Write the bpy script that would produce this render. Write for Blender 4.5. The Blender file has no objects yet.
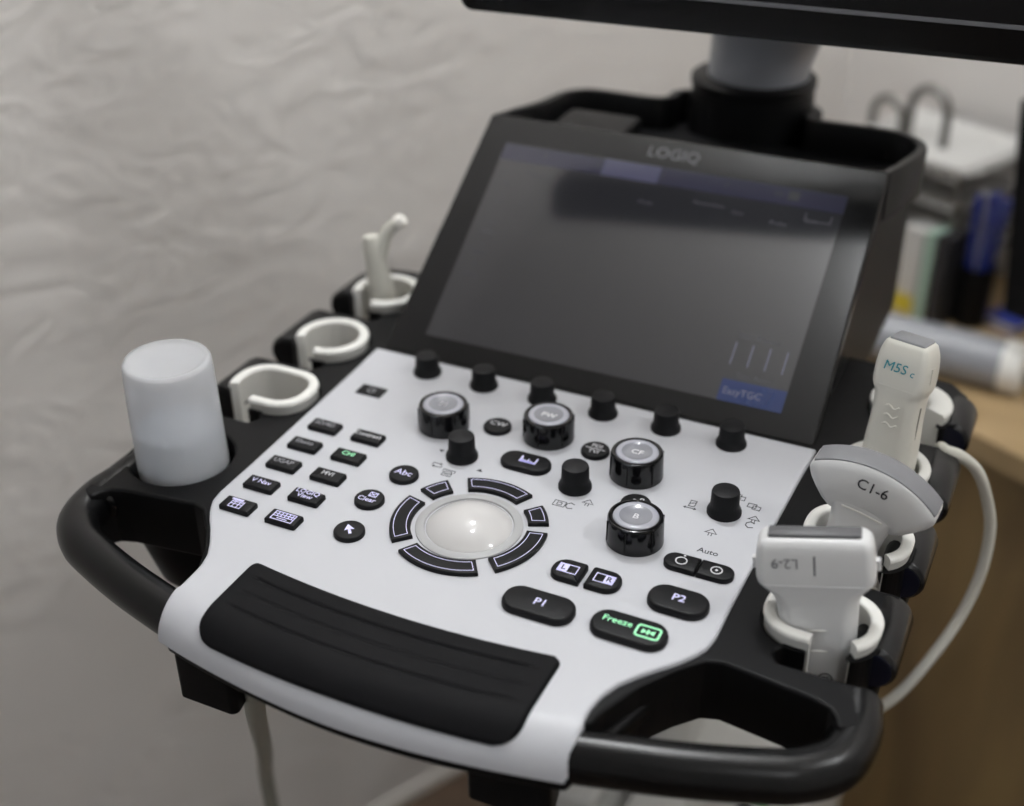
import bpy, bmesh, math, random
from mathutils import Vector, Matrix, Euler
random.seed(4)
S = bpy.context.scene
COL = S.collection
# ---------------------------------------------------------------- frame of reference
# All shapes are written in millimetres; origin = middle of the knob row on the white
# control panel, x to the machine's right, y to its rear, z up. H = panel height.
H = 1060.0
MM = 0.001
def W(p): return Vector((p[0]*MM, p[1]*MM, (p[2]+H)*MM))
# ---------------------------------------------------------------- camera
CF = 1299.93
CP = Vector((283.33, -686.11, 456.15))
CR = Euler((1.0223549, 0.0084168, 0.4407827), 'XYZ').to_matrix()
cd = bpy.data.cameras.new('camera')
cam = bpy.data.objects.new('camera', cd); COL.objects.link(cam)
cam.matrix_world = Matrix.Translation(W(CP)) @ CR.to_4x4()
cd.sensor_width = 36; cd.lens = CF/1024*36; cd.clip_start = 0.02
cd.dof.use_dof = True; cd.dof.focus_distance = 0.745; cd.dof.aperture_fstop = 3.1
S.camera = cam
def ray(px, py): return CR @ Vector(((px-512)/CF, -(py-403)/CF, -1))
def un(px, py, z=0.0):
    d = ray(px, py); return CP + d*((z-CP.z)/d.z)
# ---------------------------------------------------------------- room axes (wall is at 27 deg to the machine)
FLOOR = -H
_a = un(454, 769, FLOOR); _b = un(389, 806, FLOOR)
E1 = Vector((_a.x-_b.x, _a.y-_b.y, 0)).normalized()      # along the left wall, away from camera
E2 = Vector((E1.y, -E1.x, 0))                            # along the back wall, to the right
_d = ray(850, 60); _n = E2
KO = CP + _d*(((_a-CP).dot(_n))/(_d.dot(_n))); KO.z = 0  # room corner
def RM(a, b, z): return KO + E2*a - E1*b + Vector((0, 0, z))
def onb(px, py, b):
    d = ray(px, py); n = -E1; t = (b-(CP-KO).dot(n))/d.dot(n); q = CP + d*t
    return (q-KO).dot(E2), q.z
ROOM_A, ROOM_B, CEIL = 3300.0, 4600.0, 1540.0
# ---------------------------------------------------------------- world, lamps, exposure
S.view_settings.view_transform = 'Standard'; S.view_settings.look = 'None'
S.view_settings.gamma = 1; S.view_settings.use_curve_mapping = False
S.view_settings.exposure = -0.68
wd = bpy.data.worlds.new('world'); S.world = wd; wd.use_nodes = True
wd.node_tree.nodes['Background'].inputs[0].default_value = (0.75, 0.85, 1, 1)
wd.node_tree.nodes['Background'].inputs[1].default_value = 1.0
LAMPS = [((60, 10), 10), ((1250, -50), 26), ((1100, -1300), 11), ((760, 900), 42), ((-150, 425), 44)]  # lamps behind the camera and over the desk are added fill
def area(name, loc, size, power, col, rot=(0, 0, 0), shape='DISK', sy=None):
    l = bpy.data.lights.new(name, 'AREA'); l.shape = shape; l.size = size*MM
    if sy: l.size_y = sy*MM
    l.energy = power; l.color = col
    o = bpy.data.objects.new(name, l); COL.objects.link(o); o.location = W(loc); o.rotation_euler = rot
    return o
for (x, y), e in LAMPS:          # open bulbs under flat ceiling plates
    l = bpy.data.lights.new('bulb_light', 'POINT'); l.energy = e; l.color = (.95, .975, 1); l.shadow_soft_size = .07
    o = bpy.data.objects.new('bulb_light', l); COL.objects.link(o); o.location = W((x, y, CEIL-190))
_w = RM(1500, ROOM_B-20, 350)
area('added_window_fill', _w, 1700, 12, (.88, .94, 1), (math.radians(90), 0, math.atan2(E1.y, E1.x)-math.pi/2), 'RECTANGLE', 1250)  # added fill light from behind the camera, shaped like a window
# ---------------------------------------------------------------- materials
def lin(c):
    if isinstance(c, str): c = [int(c[i:i+2], 16)/255 for i in (0, 2, 4)]
    return [x/12.92 if x <= .04045 else ((x+.055)/1.055)**2.4 for x in c]
MATS = {}
def mat(name, col, rough=.5, metal=0, var=.04, scale=60, bump=0, bscale=400, emit=None, es=1.0, trans=0, ior=1.45, spec=.5, coat=0, sss=0, rvar=0):
    if name in MATS: return MATS[name]
    m = bpy.data.materials.new(name); m.use_nodes = True; nt = m.node_tree; b = nt.nodes['Principled BSDF']
    c = lin(col); tc = nt.nodes.new('ShaderNodeTexCoord'); ns = nt.nodes.new('ShaderNodeTexNoise')
    ns.inputs['Scale'].default_value = scale; ns.inputs['Detail'].default_value = 4
    nt.links.new(tc.outputs['Object'], ns.inputs['Vector'])
    mx = nt.nodes.new('ShaderNodeMix'); mx.data_type = 'RGBA'
    mx.inputs[6].default_value = [x*(1-var) for x in c]+[1]; mx.inputs[7].default_value = [min(1, x*(1+var)) for x in c]+[1]
    nt.links.new(ns.outputs['Fac'], mx.inputs[0]); nt.links.new(mx.outputs[2], b.inputs['Base Color'])
    b.inputs['Roughness'].default_value = rough; b.inputs['Metallic'].default_value = metal
    b.inputs['IOR'].default_value = ior; b.inputs['Specular IOR Level'].default_value = spec
    b.inputs['Coat Weight'].default_value = coat; b.inputs['Coat Roughness'].default_value = .05
    b.inputs['Transmission Weight'].default_value = trans
    if sss:
        b.inputs['Subsurface Weight'].default_value = sss; b.inputs['Subsurface Radius'].default_value = (.01, .01, .01); b.inputs['Subsurface Scale'].default_value = 1
    if rvar:
        mr = nt.nodes.new('ShaderNodeMapRange'); mr.inputs[3].default_value = rough-rvar; mr.inputs[4].default_value = rough+rvar
        nt.links.new(ns.outputs['Fac'], mr.inputs[0]); nt.links.new(mr.outputs[0], b.inputs['Roughness'])
    if bump:
        n2 = nt.nodes.new('ShaderNodeTexNoise'); n2.inputs['Scale'].default_value = bscale; n2.inputs['Detail'].default_value = 3
        nt.links.new(tc.outputs['Object'], n2.inputs['Vector'])
        bp = nt.nodes.new('ShaderNodeBump'); bp.inputs['Strength'].default_value = bump; bp.inputs['Distance'].default_value = .001
        nt.links.new(n2.outputs['Fac'], bp.inputs['Height']); nt.links.new(bp.outputs[0], b.inputs['Normal'])
    if emit:
        b.inputs['Emission Color'].default_value = lin(emit)+[1]; b.inputs['Emission Strength'].default_value = es
    MATS[name] = m; return m
BLK = mat('black_plastic', '101011', .42, spec=.15, bump=.05, bscale=1500)
BLKG = mat('black_satin_plastic', '0b0b0c', .27, spec=.4, bump=.03, bscale=900)
BLKM = mat('black_matte_rubber', '0f0f11', .62, spec=.12, bump=.12, bscale=1800)
KEY = mat('black_key_plastic', '101012', .45, spec=.2)
KNOB = mat('black_knob_rubber', '131315', .5, spec=.22, bump=.05, bscale=1200)
GLOSS = mat('black_gloss_plastic', '0b0b0d', .14)
NAVY = mat('navy_plastic_end', '0d1024', .45)
WHT = mat('white_panel_plastic', 'c0c1c6', .4, var=.01)
CUP = mat('offwhite_cup_plastic', 'e6e5e0', .42, var=.02, scale=30)
PROBE = mat('white_probe_plastic', 'd9d9d9', .35, var=.02, sss=.05)
PROBEC = mat('ivory_probe_plastic', 'dddbd2', .38, var=.02, sss=.05)
LENS = mat('grey_lens_rubber', '77777a', .55)
LENSD = mat('dark_grey_lens_rubber', '5a5a5c', .45)
GLASS = mat('black_bezel_glass', '08080a', .18, ior=1.5, spec=.3)
DISP = mat('display_glass', '0c0c0f', .13, ior=1.6, emit='2e2e32', es=.8)
LEG = mat('backlit_legend', 'd4d2f4', .5, emit='dcd8ff', es=.25)
LEGG = mat('backlit_green_legend', 'a8f0c0', .5, emit='86f0ac', es=.55)
LEGW = mat('white_print', 'd4d4d8', .5)
LEGD = mat('dim_print', '9a9aa0', .5)
INK = mat('dark_print', '2a2b30', .6)
TEAL = mat('teal_print', '2a8f9c', .5)
GREYP = mat('grey_print', '55565a', .6)
CAPM = mat('knob_cap_frosted', '86878e', .25, coat=.6)
CAPR = mat('knob_cap_rim', 'a4a5ae', .2, coat=.6, emit='e0e0ff', es=.03)
RING = mat('grey_ring_plastic', 'a9a9aa', .45)
BALL = mat('trackball_pearl', 'cfcdcc', .12, var=.03, scale=25, coat=.3, sss=.1)
NECK = mat('grey_painted_metal', '8f9196', .35)
BODYG = mat('light_grey_body_plastic', 'b9b8b4', .45)
CABLE = mat('pale_cable_rubber', 'd0cec4', .5)
CABLEG = mat('grey_cable_rubber', '8b8a80', .5)
# ---------------------------------------------------------------- geometry helpers
class G:
    def __init__(s): s.v = []; s.f = []
    def add(s, vs, fs):
        o = len(s.v); s.v += [tuple(v) for v in vs]; s.f += [tuple(i+o for i in f) for f in fs]; return s
    def rings(s, rs, cap0=True, cap1=True, closed=True):
        n = len(rs[0]); vs = [p for r in rs for p in r]; fs = []
        for k in range(len(rs)-1):
            for i in range(n if closed else n-1):
                j = (i+1) % n; fs.append((k*n+i, k*n+j, (k+1)*n+j, (k+1)*n+i))
        if cap0: fs.append(tuple(reversed(range(n))))
        if cap1: fs.append(tuple((len(rs)-1)*n+i for i in range(n)))
        return s.add(vs, fs)
    def lathe(s, prof, c=(0, 0, 0), n=40, sx=1, sy=1, rib=0, ribn=0):
        rs = []
        for r, z in prof:
            rs.append([(c[0]+sx*r*math.cos(t), c[1]+sy*r*math.sin(t), c[2]+z) for t in [2*math.pi*i/n for i in range(n)]])
        return s.rings(rs)
    def box(s, x0, x1, y0, y1, z0, z1):
        vs = [(x, y, z) for z in (z0, z1) for (x, y) in ((x0, y0), (x1, y0), (x1, y1), (x0, y1))]
        return s.add(vs, [(3, 2, 1, 0), (4, 5, 6, 7), (0, 1, 5, 4), (1, 2, 6, 5), (2, 3, 7, 6), (3, 0, 4, 7)])
    def prism(s, poly, z0, z1): return s.rings([[(x, y, z0) for x, y in poly], [(x, y, z1) for x, y in poly]])
    def pillow(s, poly, z0, z1, r, n=4, crown=0):
        """prism with a rounded upper edge"""
        nr = normals2(poly); rs = [[(x, y, z0) for x, y in poly]]
        for k in range(n+1):
            a = math.pi/2*k/n; d = r*(1-math.cos(a)); z = z1-r+r*math.sin(a)
            rs.append([(x-nx*d, y-ny*d, z) for (x, y), (nx, ny) in zip(poly, nr)])
        return s.rings(rs)
    def tube(s, path, rad, n=14, sy=1.0):
        path = [Vector(p) for p in path]; rs = []; up = None
        for i, p in enumerate(path):
            t = (path[min(i+1, len(path)-1)]-path[max(i-1, 0)]).normalized()
            if up is None:
                up = Vector((0, 0, 1)) if abs(t.z) < .9 else Vector((0, 1, 0))
            sd = t.cross(up).normalized(); u2 = sd.cross(t).normalized(); up = u2
            r = rad[i] if isinstance(rad, (list, tuple)) else rad
            rs.append([p+sd*(r*math.cos(a))+u2*(r*sy*math.sin(a)) for a in [2*math.pi*k/n for k in range(n)]])
        return s.rings(rs)
    def wall(s, path, prof, closed=False):
        """sweep profile (n, z) along a 2-d path; path points may carry an extra z"""
        p2 = [(p[0], p[1]) for p in path]; nr = normals2(p2, closed); zz = [p[2] if len(p) > 2 else 0 for p in path]
        rs = [[(x+nx*a, y+ny*a, z0+z) for a, z in prof] for (x, y), (nx, ny), z0 in zip(p2, nr, zz)]
        if closed: return s.rings(rs+[rs[0]], False, False)
        return s.rings(rs)
    def tf(s, M):
        s.v = [tuple(M @ Vector(v)) for v in s.v]; return s
def area2(p): return sum(p[i-1][0]*p[i][1]-p[i][0]*p[i-1][1] for i in range(len(p)))/2
def normals2(p, closed=True):
    n = len(p); out = []; sg = 1 if (not closed or area2(p) > 0) else -1
    for i in range(n):
        a = p[i-1] if (closed or i > 0) else p[i]; c = p[(i+1) % n] if (closed or i < n-1) else p[i]; b = p[i]
        def nn(u, v):
            d = (v[0]-u[0], v[1]-u[1]); l = math.hypot(*d)
            return (d[1]/l, -d[0]/l) if l > 1e-9 else None
        q = [k for k in (nn(a, b), nn(b, c)) if k]
        x = sum(k[0] for k in q)/len(q); y = sum(k[1] for k in q)/len(q); l2 = max(x*x+y*y, .25)
        out.append((sg*x/l2, sg*y/l2))
    return out
def rpoly(pts, rad, n=6):
    """polygon with rounded corners"""
    out = []; N = len(pts)
    for i in range(N):
        p, a, c = Vector(pts[i][:2]), Vector(pts[i-1][:2]), Vector(pts[(i+1) % N][:2])
        r = rad[i] if isinstance(rad, (list, tuple)) else rad
        u = (a-p).normalized(); v = (c-p).normalized(); ang = u.angle(v)
        d = min(r/max(math.tan(ang/2), 1e-6), .49*(a-p).length, .49*(c-p).length); r2 = d*math.tan(ang/2)
        if r2 < .01 or ang > 3.1: out.append(tuple(p)); continue
        ctr = p+(u+v).normalized()*(r2/math.sin(ang/2)); s0 = p+u*d-ctr; s1 = p+v*d-ctr
        a0 = math.atan2(s0.y, s0.x); da = math.atan2(s1.y, s1.x)-a0
        da = (da+math.pi) % (2*math.pi)-math.pi
        for k in range(n+1):
            t = a0+da*k/n; out.append((ctr.x+r2*math.cos(t), ctr.y+r2*math.sin(t)))
    return out
def rrect(w, h, r, cx=0, cy=0, n=6): return rpoly([(cx-w/2, cy-h/2), (cx+w/2, cy-h/2), (cx+w/2, cy+h/2), (cx-w/2, cy+h/2)], r, n)
def circ(r, cx=0, cy=0, n=32): return [(cx+r*math.cos(2*math.pi*i/n), cy+r*math.sin(2*math.pi*i/n)) for i in range(n)]
def spline(pts, n=8):
    """Catmull-Rom through points of any dimension"""
    P = [Vector(p) for p in pts]; P = [P[0]*2-P[1]]+P+[P[-1]*2-P[-2]]; out = []
    for i in range(1, len(P)-2):
        for k in range(n):
            t = k/n; a, b, c, d = P[i-1:i+3]
            out.append(.5*((2*b)+(c-a)*t+(2*a-5*b+4*c-d)*t*t+(3*b-a-3*c+d)*t**3))
    out.append(P[-2]); return out
def interp(x, tab):
    for (a, b), (c, d) in zip(tab, tab[1:]):
        if x <= c: t = max(0, (x-a)/(c-a)); return b+(d-b)*t
    return tab[-1][1]
ORG = Vector((0, 0, 0))          # base of the thing being built, in mm
def mesh_of(name, g, m, ang=35):
    me = bpy.data.meshes.new(name); me.from_pydata([(x*MM, y*MM, z*MM) for x, y, z in g.v], [], g.f)
    bm = bmesh.new(); bm.from_mesh(me); bmesh.ops.recalc_face_normals(bm, faces=bm.faces); bm.to_mesh(me); bm.free()
    me.materials.append(m); me.shade_smooth()
    if ang < 180: me.set_sharp_from_angle(angle=math.radians(ang))
    return me
def link(name, me, parent=None, loc=(0, 0, 0), kind=None):
    o = bpy.data.objects.new(name, me); COL.objects.link(o); o.parent = parent
    if parent is None: o.location = W(loc)
    else: o.location = Vector(loc)*MM
    if kind: o['kind'] = kind
    return o
def obj(name, g, m, parent=None, loc=(0, 0, 0), ang=35, kind=None):
    """g holds panel-space mm when loc is left out and the parent is a thing: shift by its base"""
    return link(name, mesh_of(name, g, m, ang), parent, loc, kind)
def thing(name, label, cat, base, group=None):
    o = bpy.data.objects.new(name, None); COL.objects.link(o); o.empty_display_size = .05
    o.location = W(base); o['label'] = label; o['category'] = cat
    if group: o['group'] = group
    return o
def tag(o, label, cat, group=None):
    o['label'] = label; o['category'] = cat
    if group: o['group'] = group
    return o
_tc = {}
def textg(body, size, bold=0.0, shear=0, thick=.12):
    """lettering as mesh, centred, in mm"""
    cu = bpy.data.curves.new('lettering', 'FONT'); cu.body = body; cu.size = 1; cu.align_x = 'CENTER'; cu.align_y = 'CENTER'
    cu.offset = bold; cu.extrude = thick/size/2; cu.resolution_u = 3; cu.shear = shear; cu.space_line = .8
    o = bpy.data.objects.new('lettering', cu); COL.objects.link(o)
    dg = bpy.context.evaluated_depsgraph_get(); me = o.evaluated_get(dg).to_mesh()
    g = G(); g.v = [(v.co.x*size, v.co.y*size, v.co.z*size+thick/2) for v in me.vertices]; g.f = [tuple(p.vertices) for p in me.polygons]
    o.evaluated_get(dg).to_mesh_clear(); bpy.data.objects.remove(o); bpy.data.curves.remove(cu); return g
def strokes(lines, w, thick=.12):
    """flat raised line drawing"""
    g = G()
    for ln in lines:
        closed = len(ln) > 2 and ln[0] == ln[-1]; p = ln[:-1] if closed else ln
        a = area2(p) if closed else 1; nr = normals2(p, closed)
        rs = [[(x+nx*w/2, y+ny*w/2, 0), (x+nx*w/2, y+ny*w/2, thick), (x-nx*w/2, y-ny*w/2, thick), (x-nx*w/2, y-ny*w/2, 0)] for (x, y), (nx, ny) in zip(p, nr)]
        g.rings(rs+[rs[0]], False, False) if closed else g.rings(rs)
    return g
def sq(x0, y0, x1, y1): return [(x0, y0), (x1, y0), (x1, y1), (x0, y1), (x0, y0)]
def fill(g, *polys, thick=.12):
    for p in polys: g.prism(p, 0, thick)
    return g
# ---------------------------------------------------------------- room
def plaster():
    m = bpy.data.materials.new('textured_plaster'); m.use_nodes = True; nt = m.node_tree; b = nt.nodes['Principled BSDF']; L = nt.links
    tc = nt.nodes.new('ShaderNodeTexCoord')
    mp = nt.nodes.new('ShaderNodeMapping'); mp.inputs['Scale'].default_value = (.8, 1, 1.7); mp.inputs['Rotation'].default_value = (.5, .2, .3); L.new(tc.outputs['Object'], mp.inputs[0])
    n1 = nt.nodes.new('ShaderNodeTexNoise'); n1.inputs['Scale'].default_value = 14; n1.inputs['Detail'].default_value = 7; n1.inputs['Roughness'].default_value = .48; n1.inputs['Distortion'].default_value = 1.6
    n2 = nt.nodes.new('ShaderNodeTexNoise'); n2.inputs['Scale'].default_value = 3.5; n2.inputs['Detail'].default_value = 2
    n3 = nt.nodes.new('ShaderNodeTexNoise'); n3.inputs['Scale'].default_value = 60; n3.inputs['Detail'].default_value = 3
    L.new(mp.outputs[0], n1.inputs['Vector']); L.new(mp.outputs[0], n2.inputs['Vector']); L.new(tc.outputs['Object'], n3.inputs['Vector'])
    rp = nt.nodes.new('ShaderNodeValToRGB'); rp.color_ramp.elements[0].position = .4; rp.color_ramp.elements[1].position = .64; L.new(n1.outputs['Fac'], rp.inputs[0])
    mk = nt.nodes.new('ShaderNodeMapRange'); mk.inputs[1].default_value = .3; mk.inputs[2].default_value = .6; L.new(n2.outputs['Fac'], mk.inputs[0])
    mu = nt.nodes.new('ShaderNodeMath'); mu.operation = 'MULTIPLY'; L.new(rp.outputs[0], mu.inputs[0]); L.new(mk.outputs[0], mu.inputs[1])
    ad = nt.nodes.new('ShaderNodeMath'); ad.operation = 'MULTIPLY_ADD'; ad.inputs[1].default_value = .12; L.new(n3.outputs['Fac'], ad.inputs[0]); L.new(mu.outputs[0], ad.inputs[2])
    bp = nt.nodes.new('ShaderNodeBump'); bp.inputs['Strength'].default_value = .3; bp.inputs['Distance'].default_value = .005; L.new(ad.outputs[0], bp.inputs['Height']); L.new(bp.outputs[0], b.inputs['Normal'])
    mx = nt.nodes.new('ShaderNodeMix'); mx.data_type = 'RGBA'; mx.inputs[6].default_value = lin('d8d4d0')+[1]; mx.inputs[7].default_value = lin('e2deda')+[1]
    L.new(n2.outputs['Fac'], mx.inputs[0]); L.new(mx.outputs[2], b.inputs['Base Color']); b.inputs['Roughness'].default_value = .62; b.inputs['Specular IOR Level'].default_value = .3
    return m
def wood(name, c1, c2, rough=.45, rot=0.0, stretch=14, plank=None):
    m = bpy.data.materials.new(name); m.use_nodes = True; nt = m.node_tree; b = nt.nodes['Principled BSDF']; L = nt.links
    tc = nt.nodes.new('ShaderNodeTexCoord'); mp = nt.nodes.new('ShaderNodeMapping'); mp.inputs['Rotation'].default_value = (0, 0, rot); mp.inputs['Scale'].default_value = (1, stretch, 1)
    L.new(tc.outputs['Object'], mp.inputs[0]); n = nt.nodes.new('ShaderNodeTexNoise'); n.inputs['Scale'].default_value = 2.2; n.inputs['Detail'].default_value = 6; n.inputs['Distortion'].default_value = .5
    L.new(mp.outputs[0], n.inputs['Vector']); r = nt.nodes.new('ShaderNodeValToRGB'); r.color_ramp.elements[0].position = .35; r.color_ramp.elements[1].position = .68
    r.color_ramp.elements[0].color = lin(c1)+[1]; r.color_ramp.elements[1].color = lin(c2)+[1]; L.new(n.outputs['Fac'], r.inputs[0]); L.new(r.outputs[0], b.inputs['Base Color']); b.inputs['Roughness'].default_value = rough
    return m
PLAS = plaster()
PAINT = mat('matte_wall_paint', 'dad6d2', .7, var=.02, scale=3)
CEILM = mat('white_ceiling_paint', 'e6e4e0', .8, var=.01, scale=3)
WFLR = wood('brown_laminate', '44352a', '5f4c3a', .5, -math.atan2(E2.y, E2.x))
WDESK = wood('pale_beech_laminate', '917a58', 'a28a66', .45, -math.atan2(E2.y, E2.x))
TRIM = mat('white_trim_paint', 'd2cec8', .45, var=.02)
def rbox(g, a0, a1, b0, b1, z0, z1):
    vs = [RM(a, b, z) for z in (z0, z1) for a, b in ((a0, b0), (a1, b0), (a1, b1), (a0, b1))]
    return g.add(vs, [(3, 2, 1, 0), (4, 5, 6, 7), (0, 1, 5, 4), (1, 2, 6, 5), (2, 3, 7, 6), (3, 0, 4, 7)])
def struct(name, g, m): return obj(name, g, m, kind='structure')
struct('wall_left', rbox(G(), -120, 0, -120, ROOM_B+120, FLOOR, CEIL), PLAS)
struct('wall_back', rbox(G(), 0, ROOM_A, -120, 0, FLOOR, CEIL), PAINT)
struct('wall_right', rbox(G(), ROOM_A, ROOM_A+120, -120, ROOM_B+120, FLOOR, CEIL), PAINT)
g = G(); rbox(g, 0, 600, ROOM_B, ROOM_B+120, FLOOR, CEIL); rbox(g, 2400, ROOM_A, ROOM_B, ROOM_B+120, FLOOR, CEIL)
rbox(g, 600, 2400, ROOM_B, ROOM_B+120, FLOOR, -300); rbox(g, 600, 2400, ROOM_B, ROOM_B+120, 1050, CEIL); struct('wall_front', g, PAINT)
struct('floor', rbox(G(), -120, ROOM_A+120, -120, ROOM_B+120, FLOOR-60, FLOOR), WFLR)
struct('ceiling', rbox(G(), -120, ROOM_A+120, -120, ROOM_B+120, CEIL, CEIL+80), CEILM)
g = G(); rbox(g, .5, 10, 12, ROOM_B-2, FLOOR, FLOOR+11); rbox(g, .5, 7, 12, ROOM_B-2, FLOOR+11, FLOOR+18); struct('baseboard_left', g, TRIM)
struct('baseboard_back', rbox(G(), .5, ROOM_A-1, .5, 10, FLOOR, FLOOR+18), TRIM)
win = struct('added_window_1', (lambda g: (rbox(g, 600, 2400, ROOM_B+30, ROOM_B+80, -300, -240), rbox(g, 600, 2400, ROOM_B+30, ROOM_B+80, 990, 1050), rbox(g, 600, 660, ROOM_B+30, ROOM_B+80, -240, 990), rbox(g, 2340, 2400, ROOM_B+30, ROOM_B+80, -240, 990), rbox(g, 1470, 1530, ROOM_B+30, ROOM_B+80, -240, 990), g)[-1])(G()), TRIM)  # unseen window frame, added to carry the fill light
for i, ((x, y), e) in enumerate(LAMPS):
    t = thing('ceiling_light', '', 'ceiling light', (x, y, CEIL))
    for nm, pf in (('ceiling_plate', [(60, 0), (60, -6), (54, -12), (8, -14)]), ('stem', [(7, -12), (7, -70), (16, -74), (18, -100), (14, -104)])):
        link(nm, mesh_of(nm, G().lathe(pf, n=40), TRIM), t)
    tag(t, ['white bare-bulb ceiling lamp above the control panel', 'white bare-bulb ceiling lamp to the right of the console', 'added white bare-bulb fill lamp behind the camera', 'added white bare-bulb fill lamp over the desk', 'white bare-bulb ceiling lamp above the touchscreen beside the plaster wall'][i], 'ceiling light', 'ceiling lamps')
# ================================================================= the ultrasound machine
MB = Vector((0, 60, FLOOR))
MACH = thing('ultrasound_machine', 'black and white ultrasound console with knobs, touchscreen and probe cups', 'ultrasound machine', MB)
OFF = -MB                                       # panel space -> machine space
def part(name, g, m, parent=MACH, ang=35, kind=None):   # g in panel mm
    return link(name, mesh_of(name, g, m, ang), parent, OFF if parent is MACH else (0, 0, 0), kind)
def partat(name, g, m, pos, parent=MACH, ang=35):
    return link(name, mesh_of(name, g, m, ang), parent, Vector(pos)+OFF)
def sub(name, g, m, parent, loc=(0, 0, 0), ang=35): return link(name, mesh_of(name, g, m, ang), parent, loc)
# ---- console frame: deck with probe-cup holes and cable notches
CY = [-143, -64, 13, 95]
def gap_of(kind, side): return (12, -20, 9.0) if kind == 'round' else ((9.5, -21, 9.0) if side > 0 else (17, -19, 11.0))
def cup_outline(cx, cy, kind, d=0):
    if kind == 'wide': return rrect(60+2*d, 47+2*d, 21+d, cx, cy, 10)
    return circ(26+d, cx, cy, 48)
def cup_path(cx, cy, kind, side, d=-2.8, dg=0.0):
    """open outline of a cup, in mirrored (+x) space, running from one lip of its cable gap to the other"""
    ox, oy, gr = gap_of(kind, side); gx, gy = cx+ox, cy+oy; gr += dg; o = cup_outline(cx, cy, kind, d); dn = []
    for p, q in zip(o, o[1:]+o[:1]):
        m = max(1, int(math.hypot(q[0]-p[0], q[1]-p[1])/2.5))
        dn += [(p[0]+(q[0]-p[0])*j/m, p[1]+(q[1]-p[1])*j/m) for j in range(m)]
    o = dn; keep = [math.hypot(x-gx, y-gy) > gr for x, y in o]; n = len(o)
    st = next(i for i in range(n) if keep[i] and not keep[i-1]); out = []
    for k in range(n):
        i = (st+k) % n
        if not keep[i]: break
        out.append(o[i])
    return out
BOT = (-205, -153)
CUPS = [(204, CY[0], 'wide', 1), (205, CY[1], 'wide', 1), (205, CY[2], 'round', 1), (205, CY[3], 'round', 1), (-195, CY[1], 'wide', -1), (-196, CY[2], 'round', -1), (-197, CY[3], 'round', -1)]
def notch(cx, yc, kind, side):
    c = cup_path(cx, yc, kind, side, .6); xr = max(c[0][0], 226)
    return [(240, yc-9), (xr, yc-9)]+c+[(min(190, c[-1][0]-4), yc-25), (186, yc-31), (190, yc-38), (240, yc-38)]
def half(side):
    pts = [(120, -262), (123, -250), (133, -227), (146, -208), (157, -196), (166, -193), (213, -199), (222, -202), (226, -207), (228, -214), (238, -208), (238, -196)]
    for cx, cy, k, sd in CUPS:
        if sd == side: pts += list(reversed([(min(x, 238), y) for x, y in notch(abs(cx), cy, k, side)]))
    return pts+[(238, 128), (225, 142), (165, 150)]
def deck_outline(): return half(1)+[(-x, y) for x, y in reversed(half(-1))]
def curve_solid(outlines, z0, z1, bev):
    cu = bpy.data.curves.new('solid', 'CURVE'); cu.dimensions = '2D'; cu.fill_mode = 'BOTH'
    cu.bevel_depth = bev; cu.bevel_resolution = 3; cu.offset = -bev; cu.extrude = (z1-z0)/2-bev
    for pl in outlines:
        sp = cu.splines.new('POLY'); sp.points.add(len(pl)-1); sp.use_cyclic_u = True
        for k, p in zip(sp.points, pl): k.co = (p[0], p[1], 0, 1)
    o = bpy.data.objects.new('solid', cu); COL.objects.link(o); dg = bpy.context.evaluated_depsgraph_get(); me = o.evaluated_get(dg).to_mesh()
    g = G(); g.v = [(v.co.x, v.co.y, v.co.z+(z0+z1)/2) for v in me.vertices]; g.f = [tuple(p.vertices) for p in me.polygons]
    o.evaluated_get(dg).to_mesh_clear(); bpy.data.objects.remove(o); bpy.data.curves.remove(cu); return g
holes = [circ(33, BOT[0], BOT[1], 40)]
DECK = part('console_frame', curve_solid([rpoly(deck_outline(), 4, 3)] + holes, -44, -3, 2), BLK)
# outer rail segments with navy cut ends
for sgn in (1, -1):
    ys = CY if sgn > 0 else CY[1:]
    segs = [(yc-9, (CY[CY.index(yc)+1]-38) if yc != CY[-1] else 128) for yc in ys]
    if sgn < 0: segs.insert(0, (-205, CY[1]-38))
    for k, (ya, yb) in enumerate(segs):
        x = 233*sgn; r = 13.5
        pth = [(x, ya, -16), (x, ya+1.5, -16), (x, ya+3, -16)] + [(x, yb-4, -16), (x, yb-1, -16), (x, yb, -16)]
        s = part('side_rail', G().tube(pth, [r-2.5, r-.6, r, r, r-1, r-3.5], 24), BLKG)
        if not (sgn < 0 and k == 0):
            c = G().tube([(x, ya-.6, -16), (x, ya+.4, -16)], r-2.8, 24); part('rail_end', c, NAVY if sgn > 0 else BLK)
# front handles
for sgn in (1, -1):
    pth = spline([(233, -150-32, -16), (236, -200, -17), (232, -222, -18), (217, -237, -18), (197, -246, -18), (165, -257, -18), (132, -266, -18), (108, -272, -18)], 6)
    part('handle', G().tube([(p.x*sgn, p.y, p.z) for p in pth], 12.8, 22, 1.1), BLKG)
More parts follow.
